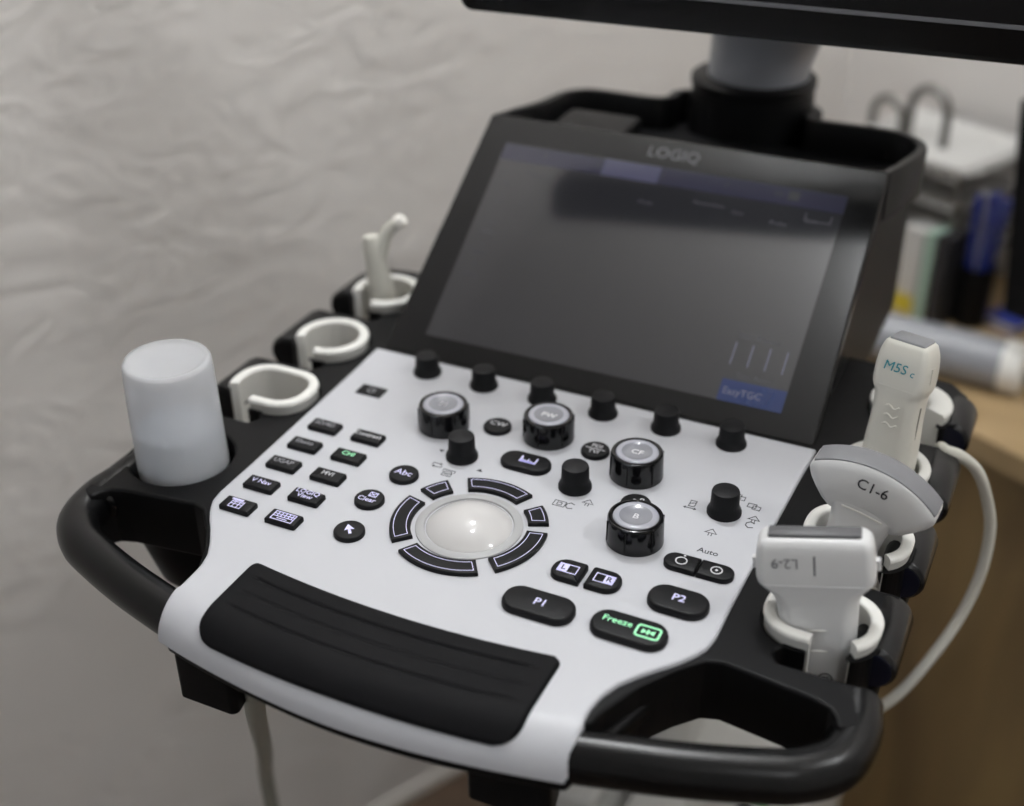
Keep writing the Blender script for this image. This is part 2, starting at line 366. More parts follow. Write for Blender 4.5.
# lower tray of the console and support
FR = lambda x: -300.5+14*(abs(x)/115)**1.8       # front edge of the panel in plan
xs = [-118+236*i/40 for i in range(41)]
g = curve_solid([rpoly([(x, FR(x)+1.0) for x in xs]+[(150, -180), (150, 120), (-150, 120), (-150, -180)], 3)], -29, -17, 4); part('console_underside', g, BLK)
part('console_keel', curve_solid([rrect(250, 300, 30, 0, -70)], -52, -28, 4), BLK)
for px, w in ((203, 40), (506, 48)):
    q = un(px, 683 if px < 300 else 788, -45)
    g = G().prism(rpoly([(q.x-w/2, q.y), (q.x+w/2, q.y), (q.x+w/2-6, q.y+30), (q.x-w/2+6, q.y+30)], 4), -62, -27); part('cable_bracket', g, BLK)
part('arm_housing', G().prism(rrect(200, 240, 40, 0, 80), -120, -40), BLK)
part('lift_column', G().prism(rrect(130, 150, 30, 0, 180), FLOOR+150, -100), BODYG)
part('lower_body', G().pillow(rrect(250, 380, 50, 50, 240), FLOOR+120, -430, 30, 5), BODYG)
q = un(610, 806, -425); CXc, CYc = q.x, q.y
cn = part('connector_panel', G().prism(rrect(200, 90, 12, CXc+45, CYc+35), -480, -425), BODYG)
for k in range(3):
    x = CXc-30+k*70
    c = part('probe_connector', G().pillow(rrect(46, 70, 8, x, CYc+10), -425, -400, 6), BODYG)
    sub('connector_socket', G().lathe([(7, -399.9), (7, -399), (3, -399)], (x, CYc+25, 0), 20), INK, c)
    sub('status_light', G().prism(rrect(16, 7, 2, x+8, CYc+38), -399.9, -399.2), mat('green_indicator', '2f6b34', .4, emit='2f7a38', es=.15), c)
part('base_plate', G().pillow(rrect(430, 620, 60, 0, 180), FLOOR+70, FLOOR+120, 14), BODYG)
for x, y in ((-180, -90), (180, -90), (-180, 450), (180, 450)):
    g = G().tube([(x-14, y, FLOOR+40), (x+14, y, FLOOR+40)], 40, 24); part('caster_wheel', g, BLKM)
# gel bottle well below the deck
g = G().lathe([(34.5, -10), (34.5, -60), (26, -90), (18, -100), (18, -97), (24, -87), (32, -58), (32, -10)], (BOT[0], BOT[1], 0), 40); part('bottle_well', g, BLK)
# ---- probe cups
CPROF = [(-2.6, -46), (2.6, -46), (2.8, 0.5), (3.6, 1.6), (3.7, 3), (3.1, 4.4), (1.8, 5), (-1.8, 5), (-3, 4.4), (-3.4, 3), (-2.6, 1)]
CPROF4 = [(-11, -46)]+CPROF[1:7]+[(-9.5, 5), (-11, 3.5), (-11.4, 1)]
for cx, cy, k, sd in CUPS: part('probe_cup', G().wall([(x*sd, y) for x, y in cup_path(abs(cx), cy, k, sd, dg=.5)][::sd], CPROF4 if (sd > 0 and cy == CY[3]) else CPROF), CUP, ang=50)
# ---- white control panel
def halfw(y): return interp(-y, [(-17, 161), (20, 159.5), (92, 158), (150, 157), (178, 157), (188, 155.5), (196, 151.5), (204, 146), (213, 138.5), (222, 131.5), (232, 125), (242, 121.5), (252, 120.3), (264, 120), (280, 120), (320, 120)])
def panel_grid():
    g = G(); ed = [(0, -9), (0, -1.4), (.4, -.6), (1.2, -.1), (2.6, 0)]; rows = []
    ysm = [17.0-(17+276)*i/90 for i in range(91)]; r = 24.0
    tops = [(-9, 17), (-1.4, 17), (-.6, 16.6), (-.1, 15.8)]
    spec = [(y, dz, None) for dz, y in tops]+[(y, 0, None) for y in ysm[1:]]+[(None, 0, math.radians(a)) for a in range(6, 88, 6)]
    for y, dz, a in spec:
        yn = y if a is None else -276-r*math.sin(a)
        hw = halfw(yn)
        if a is None and y < -150:
            for _ in range(3): hw = halfw(-150+(y+150)*(FR(hw)+24+150)/(-276+150))
        elif a is not None: hw = 121
        cols = [(-hw+e, z) for e, z in ed]+[(-hw+4+(2*hw-8)*i/46, 0) for i in range(47)]+[(hw-e, z) for e, z in reversed(ed)]
        row = []
        for x, z in cols:
            fy = FR(x)+24.0                       # where the front begins to roll over
            x += -3*max(0, min(1, (-220-yn)/45))
            if a is None: yy = y if y > -150 else -150+(y+150)*(fy+150)/(-276+150); row.append((x, yy, min(z, 0)+dz))
            else: row.append((x, fy-(r+z)*math.sin(a), -r+(r+z)*math.cos(a)))
        rows.append(row)
    return g.rings(rows, False, False, False)
PANEL = part('control_panel', panel_grid(), WHT, ang=60)
# ---- palm rest with three moulded grooves
def palm():
    g = G(); rows = []; r = 24.0; hw = 95.5
    S_ = [0, .8, 1.6, 3] ; tot = 40+28
    prof = []
    s = 0.0
    while s <= 62: prof.append(s); s += .8
    for i, s in enumerate([-0.01]+prof+[62.81]):
        row = []
        for k in range(-40, 41):
            t = k/40
            cr = min(s, 62-s)+.8; cut = 0
            rr_ = 7.0
            if s < rr_: cut = rr_-math.sqrt(max(0, rr_**2-(rr_-max(s, 0))**2))
            rb = 13.0
            if 62-s < rb: cut = rb-math.sqrt(max(0, rb**2-(rb-max(62-s, 0))**2))
            x = t*(hw-cut); y0 = -234.6+7*(abs(x)/92)**2
            L = (y0-(FR(x)+24))*1.0
            d = s*((L+17.5)/62*1.0) if False else s
            fy = FR(x)+24; flat = y0-fy
            edge = min((hw-cut)*(1-abs(t)), max(s, 0), max(62-s, 0))
            h = 2.2*min(1, max(edge, 0)/2.0)**.5 if edge > 0 else -1.0
            for gs in (12, 24.5, 37):
                dd = abs(s-gs)
                if dd < 1.3 and abs(x) < hw-10: h -= .9*(1-dd/1.3)
            ss = s*(flat+17.5)/62+0 if False else s
            if ss <= flat: row.append((x, y0-ss, h))
            else:
                a = (ss-flat)/r; row.append((x, fy-(r+h)*math.sin(a), -r+(r+h)*math.cos(a)))
        rows.append(row)
    g.rings(rows, False, False, False); g.v = [(x-2.6, y, z) for x, y, z in g.v]; return g
part('palm_rest', palm(), BLKM, ang=50)
# ---- keys, buttons, knobs
def key(name, poly, pos, h, r, legend=None, lm=LEG, ang=40):
    pos = (pos[0]-.6, pos[1]+2.2, pos[2])
    o = partat(name, G().pillow(poly, -1, h, r), KEY, pos, ang=ang)
    if legend is not None: sub('legend', legend, lm, o, (0, 0, h))
    return o
def txt(s, size, bold=.004): return textg(s, size, bold)
def shift(g, x, y):
    g.v = [(a+x, b+y, c) for a, b, c in g.v]; return g
def join(*gs):
    o = G()
    for g in gs: o.add(g.v, g.f)
    return o
KX, KY, KD, KX2 = -134.0, -94.2, 24.1, -101.6
calc = strokes([sq(-4.5, -4.2, 3.5, 2), [(-4.5, -1), (3.5, -1)], [(-4.5, .9), (3.5, .9)], [(-2, -4.2), (-2, 2)], [(1, -4.2), (1, 2)]], .55); fill(calc, [(-6, 2.6), (2, 2.6), (2, 4), (-6, 4)])
kbd = strokes([sq(-7, -3.8, 7, 3.6), [(-7, 1.4), (7, 1.4)], [(-7, -.6), (7, -.6)], [(-3.5, -2.3), (3.5, -2.3)]]+[[(x, -.6), (x, 3.4)] for x in (-4.5, -2, .5, 3, 5.3)], .6)
left = [('3D/4D', LEGD), ('Elasto', LEGD), ('UGAP', LEGD), ('V Nav', LEG), None]
right = [('Contrast', LEGW), ('CHI', LEGG), ('MVI', LEGW), ('LOGIQ\nView', LEG), None]
kp = rrect(21, 11.5, 1.2, n=3)
for c, (x, lst, ic) in enumerate(((KX-1.4, left, calc), (KX2-1.4, right, kbd))):
    for i, e in enumerate(lst):
        lg = ic if e is None else shift(txt(e[0], 5.2 if '\n' in e[0] else 5.4), -.5, .8)
        key('function_key', kp, (x, KY-i*KD, 0), 3.2, 1.3, lg, LEG if e is None else e[1])
key('power_key', rrect(19, 12, .8, n=3), (-132, -40.8, 0), .8, .3, strokes([[(2.6*math.cos(a), 2.6*math.sin(a)) for a in [math.radians(120+k*30) for k in range(11)]], [(0, 1), (0, 3.2)]], .7), LEGD)
cb = circ(9.2, n=36)
key('round_button', cb, (-61.5, -121, 0), 3, 1.2, txt('Abc', 7.2))
ic = join(shift(strokes([sq(-2.4, -2, 2.4, 2), [(-2.4, -2), (2.4, 2)], [(-2.4, 2), (2.4, -2)]], .55), 1, 3.4), shift(txt('Clear', 5.4), -.6, -2.2))
key('round_button', cb, (-67.5, -152.5, 0), 3, 1.2, ic)
key('round_button', cb, (-62, -184.6, 0), 3, 1.2, fill(G(), [(0, 5), (-3, -.5), (-.8, .1), (-.9, -4.2), (.9, -4.2), (.8, .1), (3, -.5)]).tf(Matrix.Rotation(math.radians(38), 4, 'Z')))
key('round_button', cb, (-33, -47.3, 0), 3, 1.2, shift(txt('CW', 6.6), 0, 1), LEGW)
key('round_button', cb, (35.6, -47.3, 0), 3, 1.2, join(shift(txt('PDI', 5), 0, 3.2), strokes([[(-6.5, 0), (6.5, 0)]], .6), shift(txt('TVI', 5), 0, -3.3)), LEGW)
key('round_button', cb, (79, -90.5, 0), 3, 1.2, shift(txt('- B', 6), 1, 2.5), LEGW)
cal = strokes([[(-5, 3), (-5, -2.8), (5, -2.8), (5, 3)]], 1.1); fill(cal, [(-4, -3), (-3.2, -3), (-3.2, .2), (-4, .2)], [(-.4, -3), (.4, -3), (.4, 1), (-.4, 1)], [(-2.4, -3), (-1.6, -3), (-1.6, -.8), (-2.4, -.8)], [(1.6, -3), (2.4, -3), (2.4, -.8), (1.6, -.8)], [(-5, -3.3), (5, -3.3), (5, -1.6), (-5, -1.6)])
key('measure_button', rrect(33, 18.5, 9, n=10), (1.4, -78, 0), 3.4, 1.6, shift(cal, 1.5, 1))
key('print_button', rrect(41, 21, 9.5, n=10), (64.6, -199, 0), 4.2, 2, shift(txt('P1', 7.6, .012), 1, 0))
key('print_button', rrect(34, 21, 10, n=10), (131.4, -165.4, 0), 4.2, 2, shift(txt('P2', 7.6, .012), 0, .5))
fr = join(shift(txt('Freeze', 6.2, .006), -7, 1.8), shift(strokes([rrect(12.5, 8.6, 1.6, n=3)+[rrect(12.5, 8.6, 1.6, n=3)[0]], [(0, -1.8), (0, 1.8)]], 1.1), 10.5, 0))
fill(fr, [(7, -1.8), (10, 0), (7, 1.8)], [(14, -1.8), (14, 1.8), (11, 0)])
key('freeze_button', rrect(42, 20.5, 9.5, n=10), (115.4, -197.4, 0), 4.2, 2, fr, LEGG)
for k, sg in ((0, -1), (1, 1)):
    poly = rpoly([(-10*sg, -6.8), (10*sg, -6.8), (10*sg, 6.8), (-10*sg, 6.8)][::1 if sg > 0 else -1], [.5, 6.8, 6.8, .5] if sg > 0 else [.5, 6.8, 6.8, .5], 8)
    icn = strokes([circ(3.1, n=24)+[circ(3.1, n=24)[0]]], .7)
    fill(icn, circ(.8, 0, 0, 10)) if sg > 0 else fill(icn, circ(.7, .5, 5, 10))
    key('gain_button', poly, (132+10.2*sg, -132.6, 0), 3.2, 1, icn, LEGW)
for k, sg in ((0, -1), (1, 1)):
    base = [(-9.3, -8.6), (9.3, -8.6), (9.3, 8.6), (-9.3, 8.6)]
    poly = rpoly(base, [7, .8, 2, 8] if sg < 0 else [.8, 8, 7, 2], 6)
    icn = strokes([sq(-5.5, -3.4, 5.5, 3.4)], .6); h0, h1 = (-5.5, 0) if sg < 0 else (0, 5.5)
    fill(icn, [(h0, -3.4), (h1, -3.4), (h1, 3.4), (h0, 3.4)])
    o = key('split_screen_button', poly, (78.2+10.8*sg, -165.5, 0), 3.4, 1.4, icn, LEG)
    sub('letter', shift(txt('L' if sg < 0 else 'R', 5.6, .015), (h0+h1)/2, 0), INK, o, (0, 0, 3.56))
# trackball, ring and six arc keys
TB = (-2.6, -147.4)
part('trackball_ring', G().lathe([(31.6, -.5), (31.6, .6), (30.8, 1.1), (26.4, 1.1), (26, .4), (26, -6)], (TB[0], TB[1], 0), 72), RING)
bl = [(36*math.cos(a), 36*math.sin(a)-25.5) for a in [math.radians(43+4*k) for k in range(12)]]+[(.01, 10.5)]
part('trackball', G().lathe([(25.6, -8)]+bl, (TB[0], TB[1], 0), 72), BALL, ang=180)
def arc_poly(a0, a1, r0, r1, ins=0):
    n = max(4, int((a1-a0)/4)); f = lambda r, a: (r*math.sin(math.radians(a)), r*math.cos(math.radians(a)))
    d0 = math.degrees(ins/r0); d1 = math.degrees(ins/r1)
    p = [f(r1-ins, a1-d1+(a0-a1+2*d1)*k/n) for k in range(n+1)]+[f(r0+ins, a0+d0+(a1-a0-2*d0)*k/n) for k in range(n+1)]
    return p
for a0, a1 in ((-28, 28), (43, 66), (77, 135), (147, 213), (225, 283), (294, 317)):
    p = arc_poly(a0, a1, 34.2, 46.5); o = partat('trackball_key', G().pillow(p, -1, 2.6, .8), KEY, (TB[0], TB[1], 0))
    q = arc_poly(a0, a1, 34.2, 46.5, 2.4); sub('legend', strokes([q+[q[0]]], .38), LEG, o, (0, 0, 2.6))
# small knobs
KPROF = [(9.9, -.5), (9.9, 1.6), (9.4, 2.8), (8.6, 4), (8.25, 5.6), (8.0, 12.9), (7.6, 13.9), (6.8, 14.2), (.01, 14.2)]
def knurled(prof, n=72):
    g = G(); rs = []
    for r, z in prof:
        kn = .12 if 4.5 < z < 13.2 and r > 7 else 0
        rs.append([((r-kn*(i % 3 == 0))*math.cos(2*math.pi*i/n), (r-kn*(i % 3 == 0))*math.sin(2*math.pi*i/n), z) for i in range(n)])
    return g.rings(rs)
kme = mesh_of('slider_knob', knurled(KPROF), KNOB)
for i in range(6): link('gain_knob', kme, MACH, Vector(((i-2.5)*44, 0, 0))+OFF)
jme = mesh_of('joystick_knob', knurled([(r*1.04, z*1.13) for r, z in KPROF]), KNOB)
for x, y in ((-39.6, -84.4), (38, -85.2), (128, -72.4)): link('joystick_knob', jme, MACH, Vector((x, y, 0))+OFF)
# four lit mode knobs
bme = mesh_of('mode_knob', G().lathe([(16.6, -.5), (16.8, 1), (16.6, 3), (16.2, 15.6), (15.6, 16.9), (14.6, 17.2), (13.4, 16.9), (13.2, 16)], n=64), GLOSS)
cme = mesh_of('cap', G().lathe([(9.6, 16.2), (9.5, 17.3), (8.4, 16.9), (6, 16.5), (3, 16.3), (.01, 16.25)], n=48), CAPM, 60)
rme = mesh_of('cap_rim', G().lathe([(13.25, 15.8), (13.1, 16.8), (12.4, 17.5), (10.9, 17.7), (9.5, 17.3), (9.3, 15)], n=64), CAPR, 60)
gme = mesh_of('grip_rib', G().box(-.35, .35, 16.1, 16.9, 2, 15.2), BLK)
for s, x, y in (('M', -67, -56.6), ('PW', .6, -40.4), ('CF', 67, -57), ('B', 89.4, -119)):
    o = link('mode_knob', bme, MACH, Vector((x, y, 0))+OFF)
    link('cap', cme, o); link('cap_rim', rme, o)
    sub('legend', textg(s, 6.5, .01), LEGW, o, (0, 0, 16.35))
    for a in (35, 145, 215, 325, 270):
        k = link('grip_rib', gme, o); k.rotation_euler.z = math.radians(a-90)
# printed symbols on the white panel
def prn(g, x, y): sub('printed_symbol', g, INK, PANEL, (x, y, .02))
prn(fill(G(), [(-2, 1), (2, 1), (0, -1.6)]), -54.5, -83.5); prn(fill(G(), [(-2, -1), (2, -1), (0, 1.6)]), -22.5, -93.5)
cyc = [[(-3.2, -.5), (-3.2, 1.8), (2.2, 1.8)], [(3.2, .5), (3.2, -1.8), (-2.2, -1.8)], [(1.4, 2.9), (2.6, 1.8), (1.4, .7)], [(-1.4, -2.9), (-2.6, -1.8), (-1.4, -.7)]]
prn(strokes(cyc, .5), -49.5, -99); prn(strokes([sq(-3, -3, 3, 0), [(-3, 0), (-2, 2), (2, 2), (3, 0)], [(-2, -1.4), (2, -1.4)], [(-4, 1), (-4, 3.5), (3.8, 3.5), (3.8, 1)]], .5), -39.5, -104.5)
q = un(559.5, 503.5); prn(strokes([sq(-3.6, -2.6, 3.6, 2.6), sq(-1.4, -1.2, 1.4, 1.2)], .5), q.x, q.y)
q = un(570, 506); prn(strokes([[(2.3, 2.0), (-.5, 3), (-2.4, 1.2), (-2.4, -1.2), (-.5, -3), (2.3, -2.0)]], .6), q.x, q.y)
tri = strokes([[(-3.4, -.6), (0, 3.4), (3.4, -.6), (-3.4, -.6)], [(-.9, -.6), (-.9, -3.4)], [(.9, -.6), (.9, -3.4)]], .5)
for px, py in ((588, 503), (711, 532.5), (754, 519.5)): q = un(px, py); prn(tri, q.x, q.y)
q = un(692, 505); prn(strokes([sq(-1.8, -1.5, 1.8, 4.5), [(-1.8, 1), (1.8, 3)], [(-4, -3.4), (3.4, -3.4)], [(-2.8, -2.5), (-4, -3.4), (-2.8, -4.3)], [(2.2, -2.5), (3.4, -3.4), (2.2, -4.3)]], .5), q.x, q.y)
for px, py in ((754, 507), (739, 497)): q = un(px, py); prn(strokes([sq(-3.8, -1.2, 1.2, 2.6), sq(-.6, -2.6, 4, 1)], .5), q.x, q.y)
q = un(750, 525); prn(strokes([[(2.3, 2.0), (-.5, 3), (-2.4, 1.2), (-2.4, -1.2), (-.5, -3), (2.3, -2.0)]], .6), q.x, q.y)
q = un(708, 552); prn(textg('Auto', 6, .005), q.x, q.y)
# ---- touchscreen
TL = 0.616157; SC, SS = math.cos(TL), math.sin(TL); SO = Vector((0, 37.54, 7.187))
TM = Matrix(((1, 0, 0, 0), (0, SC, -SS, SO.y), (0, SS, SC, SO.z), (0, 0, 0, 1)))   # screen (x, up, out) -> panel
side = [(28, -12), (28, -6), (192, 110), (203, 117), (208, 114), (210, 90), (338, 74), (338, -50), (100, -50)]
g = G().rings([[(x, y, z) for y, z in side] for x in (-152.5, 152.5)]); part('touchscreen_housing', g, BLK, ang=25)
bz = [(-158, -18), (158, -18), (153.5, 195.5), (-153.5, 195.5)]
g = G().pillow(rpoly(bz, 3, 4), -9, 0, 1.6, 3).tf(TM); TS = part('touchscreen_bezel', g, GLASS, ang=8)
def scr(name, gg, m, x, y, z): return sub(name, gg.tf(TM @ Matrix.Translation((x, y, z))), m, TS, ang=40)
scr('display', G().prism(rrect(263.3, 170.7, 1), 0, .15), DISP, 0, 85.35, 0)
scr('maker_lettering', textg('LOGIQ', 13, .0), mat('dim_grey_print', '5c5c60', .5), 0, 182.3, .05)
UIH = mat('interface_header', '1c1c28', .12, emit='48485a', es=.45)
UIT = mat('interface_tab', '1c1c28', .12, emit='70708e', es=.5)
UIB = mat('interface_blue', '101828', .12, emit='2a3f7c', es=.6)
UIX = mat('interface_marks', '202028', .2, emit='66666c', es=.45)
UIS = mat('interface_lines', '303038', .2, emit='8a8aa6', es=.5)
scr('header_bar', G().prism(rrect(263, 14.5, .5), 0, .1), UIH, 0, 163, .15)
scr('header_tab', G().prism(rrect(44, 14.3, .5), 0, .1), UIT, -27, 163, .25)
for x, s in ((-96, '1'), (-53, 'i'), (-2, '|'), (46, '/'), (84, 'm')): scr('header_mark', textg(s, 8, .01), INK if s != 'm' else INK, x, 164, .4)
scr('header_icon', G().prism(rrect(8, 8, 1), 0, .1), INK, 95, 164, .3)
scr('action_button', G().prism(rrect(44, 16, .5), 0, .1), UIB, 109.5, 8, .15)
scr('action_text', textg('EasyTGC', 7, .01), UIS, 103, 7.5, .3)
for k in range(4): scr('slider_line', G().box(-.45, .45, -8.5, 8.5, 0, .1), UIS, 89+k*11.8, 35.5, .15)
scr('interface_text', textg('TGC Presets', 5.5), UIX, 103, 49, .2); scr('interface_text', textg('Scan Assist', 5.5), UIX, 108, 20, .2)
for x, y, s in ((-8, 139, 'Mode'), (38, 146, 'Penetration'), (60, 143, 'Gain'), (-95, 147, 'Frequency'), (-118, 135, 'Q'), (-117, 118, 'C'), (-117, 100, 'D'), (-117, 82, 'o'), (-117, 64, 'G'), (-117, 55, 'menu'), (-117, 74, 'menu'), (-117, 92, 'menu'), (112, 146, 'Exit'), (90, 140, 'Probe')): scr('interface_text', textg(s, 5), UIX, x, y, .2)
scr('interface_frame', strokes([[(-9, 3), (-9, -3), (9, -3), (9, 3)]], .8), UIX, 116, 149, .2)
# ---- top tray behind the screen
ztop = lambda y: 119-(y-196)*.125
rim = [(-150, 200), (-147, 225), (-141, 262), (-141, 310), (-132, 332), (-116, 338), (-72, 338), (-60, 352), (-58, 385), (0, 430), (58, 385), (60, 352), (72, 338), (120, 338), (142, 330), (160, 298), (157, 240), (150, 200)]
rp = spline(rim, 5); g = G()
rs = [[(p[0]+nx*a, p[1]+ny*a, ztop(p[1])+z) for a, z in [(-4, -36), (4, -36), (4, -2), (2.6, 0), (-2.6, 0), (-4, -2)]] for p, (nx, ny) in zip(rp, normals2([(p[0], p[1]) for p in rp], False))]
part('tray_rim', g.rings(rs), BLK, ang=50)
part('tray_floor', G().rings([[(p[0], p[1], ztop(p[1])-34) for p in rp], [(p[0], p[1], ztop(p[1])-28) for p in rp]]), BLK)
a, b = un(575, 112, 108), un(625, 122, 108)
part('tray_divider', G().pillow(rrect(62, 46, 6, (a.x+b.x)/2, (a.y+b.y)/2-6), 78, 107, 4), BLK)
# ---- monitor neck and monitor
NX, NY = 4, 380
g = G().lathe([(54, 50), (54, 84), (53, 88), (51.5, 110), (53, 112), (53, 117), (50, 119), (43, 119)], (NX, NY, 0), 48); part('neck_collar', g, BLK)
rs = []
for z, cx, rx, ry in ((112, 3, 42, 40), (130, 4, 43, 40), (150, 8, 46, 40), (168, 16, 51, 40), (190, 30, 58, 38), (230, 60, 64, 34), (300, 100, 60, 30)):
    cy = NY-max(0, z-150)*1.0
    rs.append([(NX+cx+rx*math.cos(t), cy+ry*math.sin(t), z) for t in [2*math.pi*i/40 for i in range(40)]])
part('monitor_arm', G().rings(rs), NECK, ang=60)
MY = math.radians(5.0); MR = math.radians(-.55)
MO = Matrix.Translation(un(459, 10, 221.5)) @ Matrix.Rotation(MY, 4, 'Z') @ Matrix.Rotation(-MR, 4, 'Y') @ Matrix.Rotation(math.radians(-2), 4, 'X')
# monitor space: x right, y rear, z up, origin = lower left front corner
out = rrect(500, 300, 9, 250, 150, 6)
g = G(); nr = normals2(out)
g.rings([[(x-nx*i, y_, z-nz*i) for (x, z), (nx, nz) in zip(out, nr)] for y_, i in ((1.5, 1.6), (0, 3), (0, 3.5), (1, 1), (3, 0), (26, 0), (38, 6), (44, 20))][2:])
MON = part('monitor', g.tf(MO), BLKG, ang=30)
sub('monitor_screen', G().box(12, 488, -.6, .6, 24, 288).tf(MO), GLASS, MON)
sub('monitor_trim', G().box(10, 490, -1.6, .6, 21.5, 24).tf(MO), mat('trim_highlight_grey', '6c6c70', .3), MON)  # thin bezel ridge; its grey paints in the highlight along the edge
# ================================================================= probes
def pose(rx, ry, rz, t): return Matrix.Translation(Vector(t)) @ Euler((math.radians(rx), math.radians(ry), math.radians(rz)), 'XYZ').to_matrix().to_4x4()
def loft(secs, n=10):
    """secs: (z, half-width, half-depth, corner radius[, cx, cy]) rounded rectangles stacked along z"""
    rs = []
    for s in secs:
        z, a, b, r = s[:4]; cx, cy = (s[4], s[5]) if len(s) > 4 else (0, 0)
        rs.append([(x+cx, y+cy, z) for x, y in rrect(2*a, 2*b, min(r, a*.98, b*.98), 0, 0, n)])
    return G().rings(rs)
def dense(secs, k=5): return [tuple(v) for v in spline([tuple(s) for s in secs], k)]
def probe(name, label, M, base, cat='ultrasound probe'):
    T = thing(name, label, cat, base); OO = -Vector(base)
    def p(nm, g, m, parent=None, ang=45): return link(nm, mesh_of(nm, g.tf(M) if M is not None else g, m, ang), parent or T, OO if parent is None else (0, 0, 0))
    return T, p
RX = Matrix.Rotation(math.radians(90), 4, 'X')      # lettering plane -> faces -y
# linear probe
M = pose(-4.2, -8.8, 10.6, (193.3, -142.6, 55)) @ Matrix.Diagonal((.955, 1, 1, 1)); T, P = probe('linear_probe', 'white linear probe with wide dark flat head, in the front right cup', M, (203, -145, -44))
SH = Vector((203, -145, -44))
hd = P('body', loft([(-1.6, 25, 5.2, 2)]+dense([(-2.2, 28, 7.5, 4), (-6, 30.2, 9.6, 5), (-16, 31.4, 11, 6), (-24, 31.5, 11.6, 6), (-28, 30, 11.8, 7), (-33, 25.5, 11.8, 9), (-39, 22.6, 11.6, 9), (-52, 21.3, 12, 10), (-70, 19.5, 12, 10), (-86, 16.5, 11, 10), (-96, 11, 9, 8), (-101, 7, 7, 6)], 3)), PROBE)
P('lens', loft([(-3, 24.4, 4.7, 1), (-.4, 24.4, 4.7, 1), (.2, 23.8, 4.3, 1)]), LENSD)
P('head_seam', loft([(-27.2, 30.55, 12.05, 7), (-26.6, 30.9, 12.1, 7), (-26, 31.1, 12.05, 7)]), PROBE)
P('orientation_mark', G().add([(x, y-(-z-9)*.075, z) for x, y, z in G().box(-.45, .45, -10.6, -9.2, -20, -9).v], G().box(0, 1, 0, 1, 0, 1).f), GREYP)
P('side_nub', loft([(-22, 2, 2, 1.2, 31.8, 0), (-16, 2, 2, 1.2, 31.8, 0)]), PROBE)
P('side_nub', loft([(-22, 2, 2, 1.2, -31.8, 0), (-16, 2, 2, 1.2, -31.8, 0)]), PROBE)
g = textg('L2-9', 8, .0).tf(Matrix.Translation((-15.5, -11.05, -13)) @ Matrix.Rotation(math.radians(-4), 4, 'X') @ RX @ Matrix.Rotation(math.radians(180), 4, 'Z')); P('lettering', g, LENS)
for z in (-53, -66): P('grip_line', G().tube([(-5+k, -12.1+.02*(k-5)**2, z-.05*abs(k-5)) for k in range(11)], .6, 8), CUP)
P('maker_emblem', join(strokes([circ(3.6, n=20)+[circ(3.6, n=20)[0]]], .7), textg('GE', 4, .01)).tf(Matrix.Translation((3, -11.6, -84)) @ Matrix.Rotation(math.radians(4), 4, 'X') @ RX), INK)
# convex probe
M = pose(0.5, 6.8, -4.9, (213.5, -66, 54.2)) @ Matrix.Rotation(math.radians(5), 4, 'Y'); T, P = probe('convex_probe', 'white curved-array probe with arched grey face and dark C1-6 lettering', M, (206, -65, -44))
def fan(R, a0, da, y0, y1, n=32, rin=None):
    g = G(); c = -R
    return g
R0 = 58.0
def fan_head():
    g = G(); rs = []; n = 36; A = math.radians(45)
    # cross-sections along the arc: closed loops in the (radial, y) plane
    for k in range(-n, n+1):
        a = A*k/n; e = abs(k)/n; q = math.sqrt(max(.002, 1-max(0, (e-.8)/.2)**2)); hd = 15.5*(.35+.65*q); rc = R0-15.5-1.5*(1-q); sh = .5+.5*q
        loop = [(rc+hd-1.3, -9*sh), (rc+hd, -7.8*sh), (rc+hd, 7.8*sh), (rc+hd-1.3, 9*sh), (rc+hd*.62, 10.6*sh), (rc, 11.4*sh), (rc-hd*.6, 11*sh), (rc-hd*.92, 9*sh), (rc-hd, 6*sh), (rc-hd, -6*sh), (rc-hd*.92, -9*sh), (rc-hd*.6, -11*sh), (rc, -11.4*sh), (rc+hd*.62, -10.6*sh)]
        rs.append([(r*math.sin(a), y, r*math.cos(a)-R0) for r, y in loop])
    return g.rings(rs)
P('head', fan_head(), PROBE, ang=50)
g = G(); rs = []
for k in range(-30, 31):
    a = math.radians(37.5)*k/30; rs.append([(r*math.sin(a), y, r*math.cos(a)-R0) for r, y in ((R0-2, -8.3), (R0+.3, -8.1), (R0+.8, -7), (R0+.8, 7), (R0+.3, 8.1), (R0-2, 8.3))])
P('lens', g.rings(rs), LENS)
P('stem', loft(dense([(-20, 27, 9, 8), (-28, 24, 10.5, 9), (-36, 19, 12, 10), (-46, 16.5, 13, 11), (-70, 15.5, 13, 11), (-88, 13.5, 12, 10), (-100, 8, 8, 7)], 4)), PROBE, ang=60)
P('grip_line', G().tube([(x, -11.5+.002*x*x, -29-.006*x*x) for x in range(-12, 13)], .6, 8), CUP)
g = textg('C1-6', 9, .004).tf(Matrix.Translation((0, -11.35, -11)) @ Matrix.Rotation(math.radians(-6), 4, 'X') @ RX); P('lettering', g, INK)
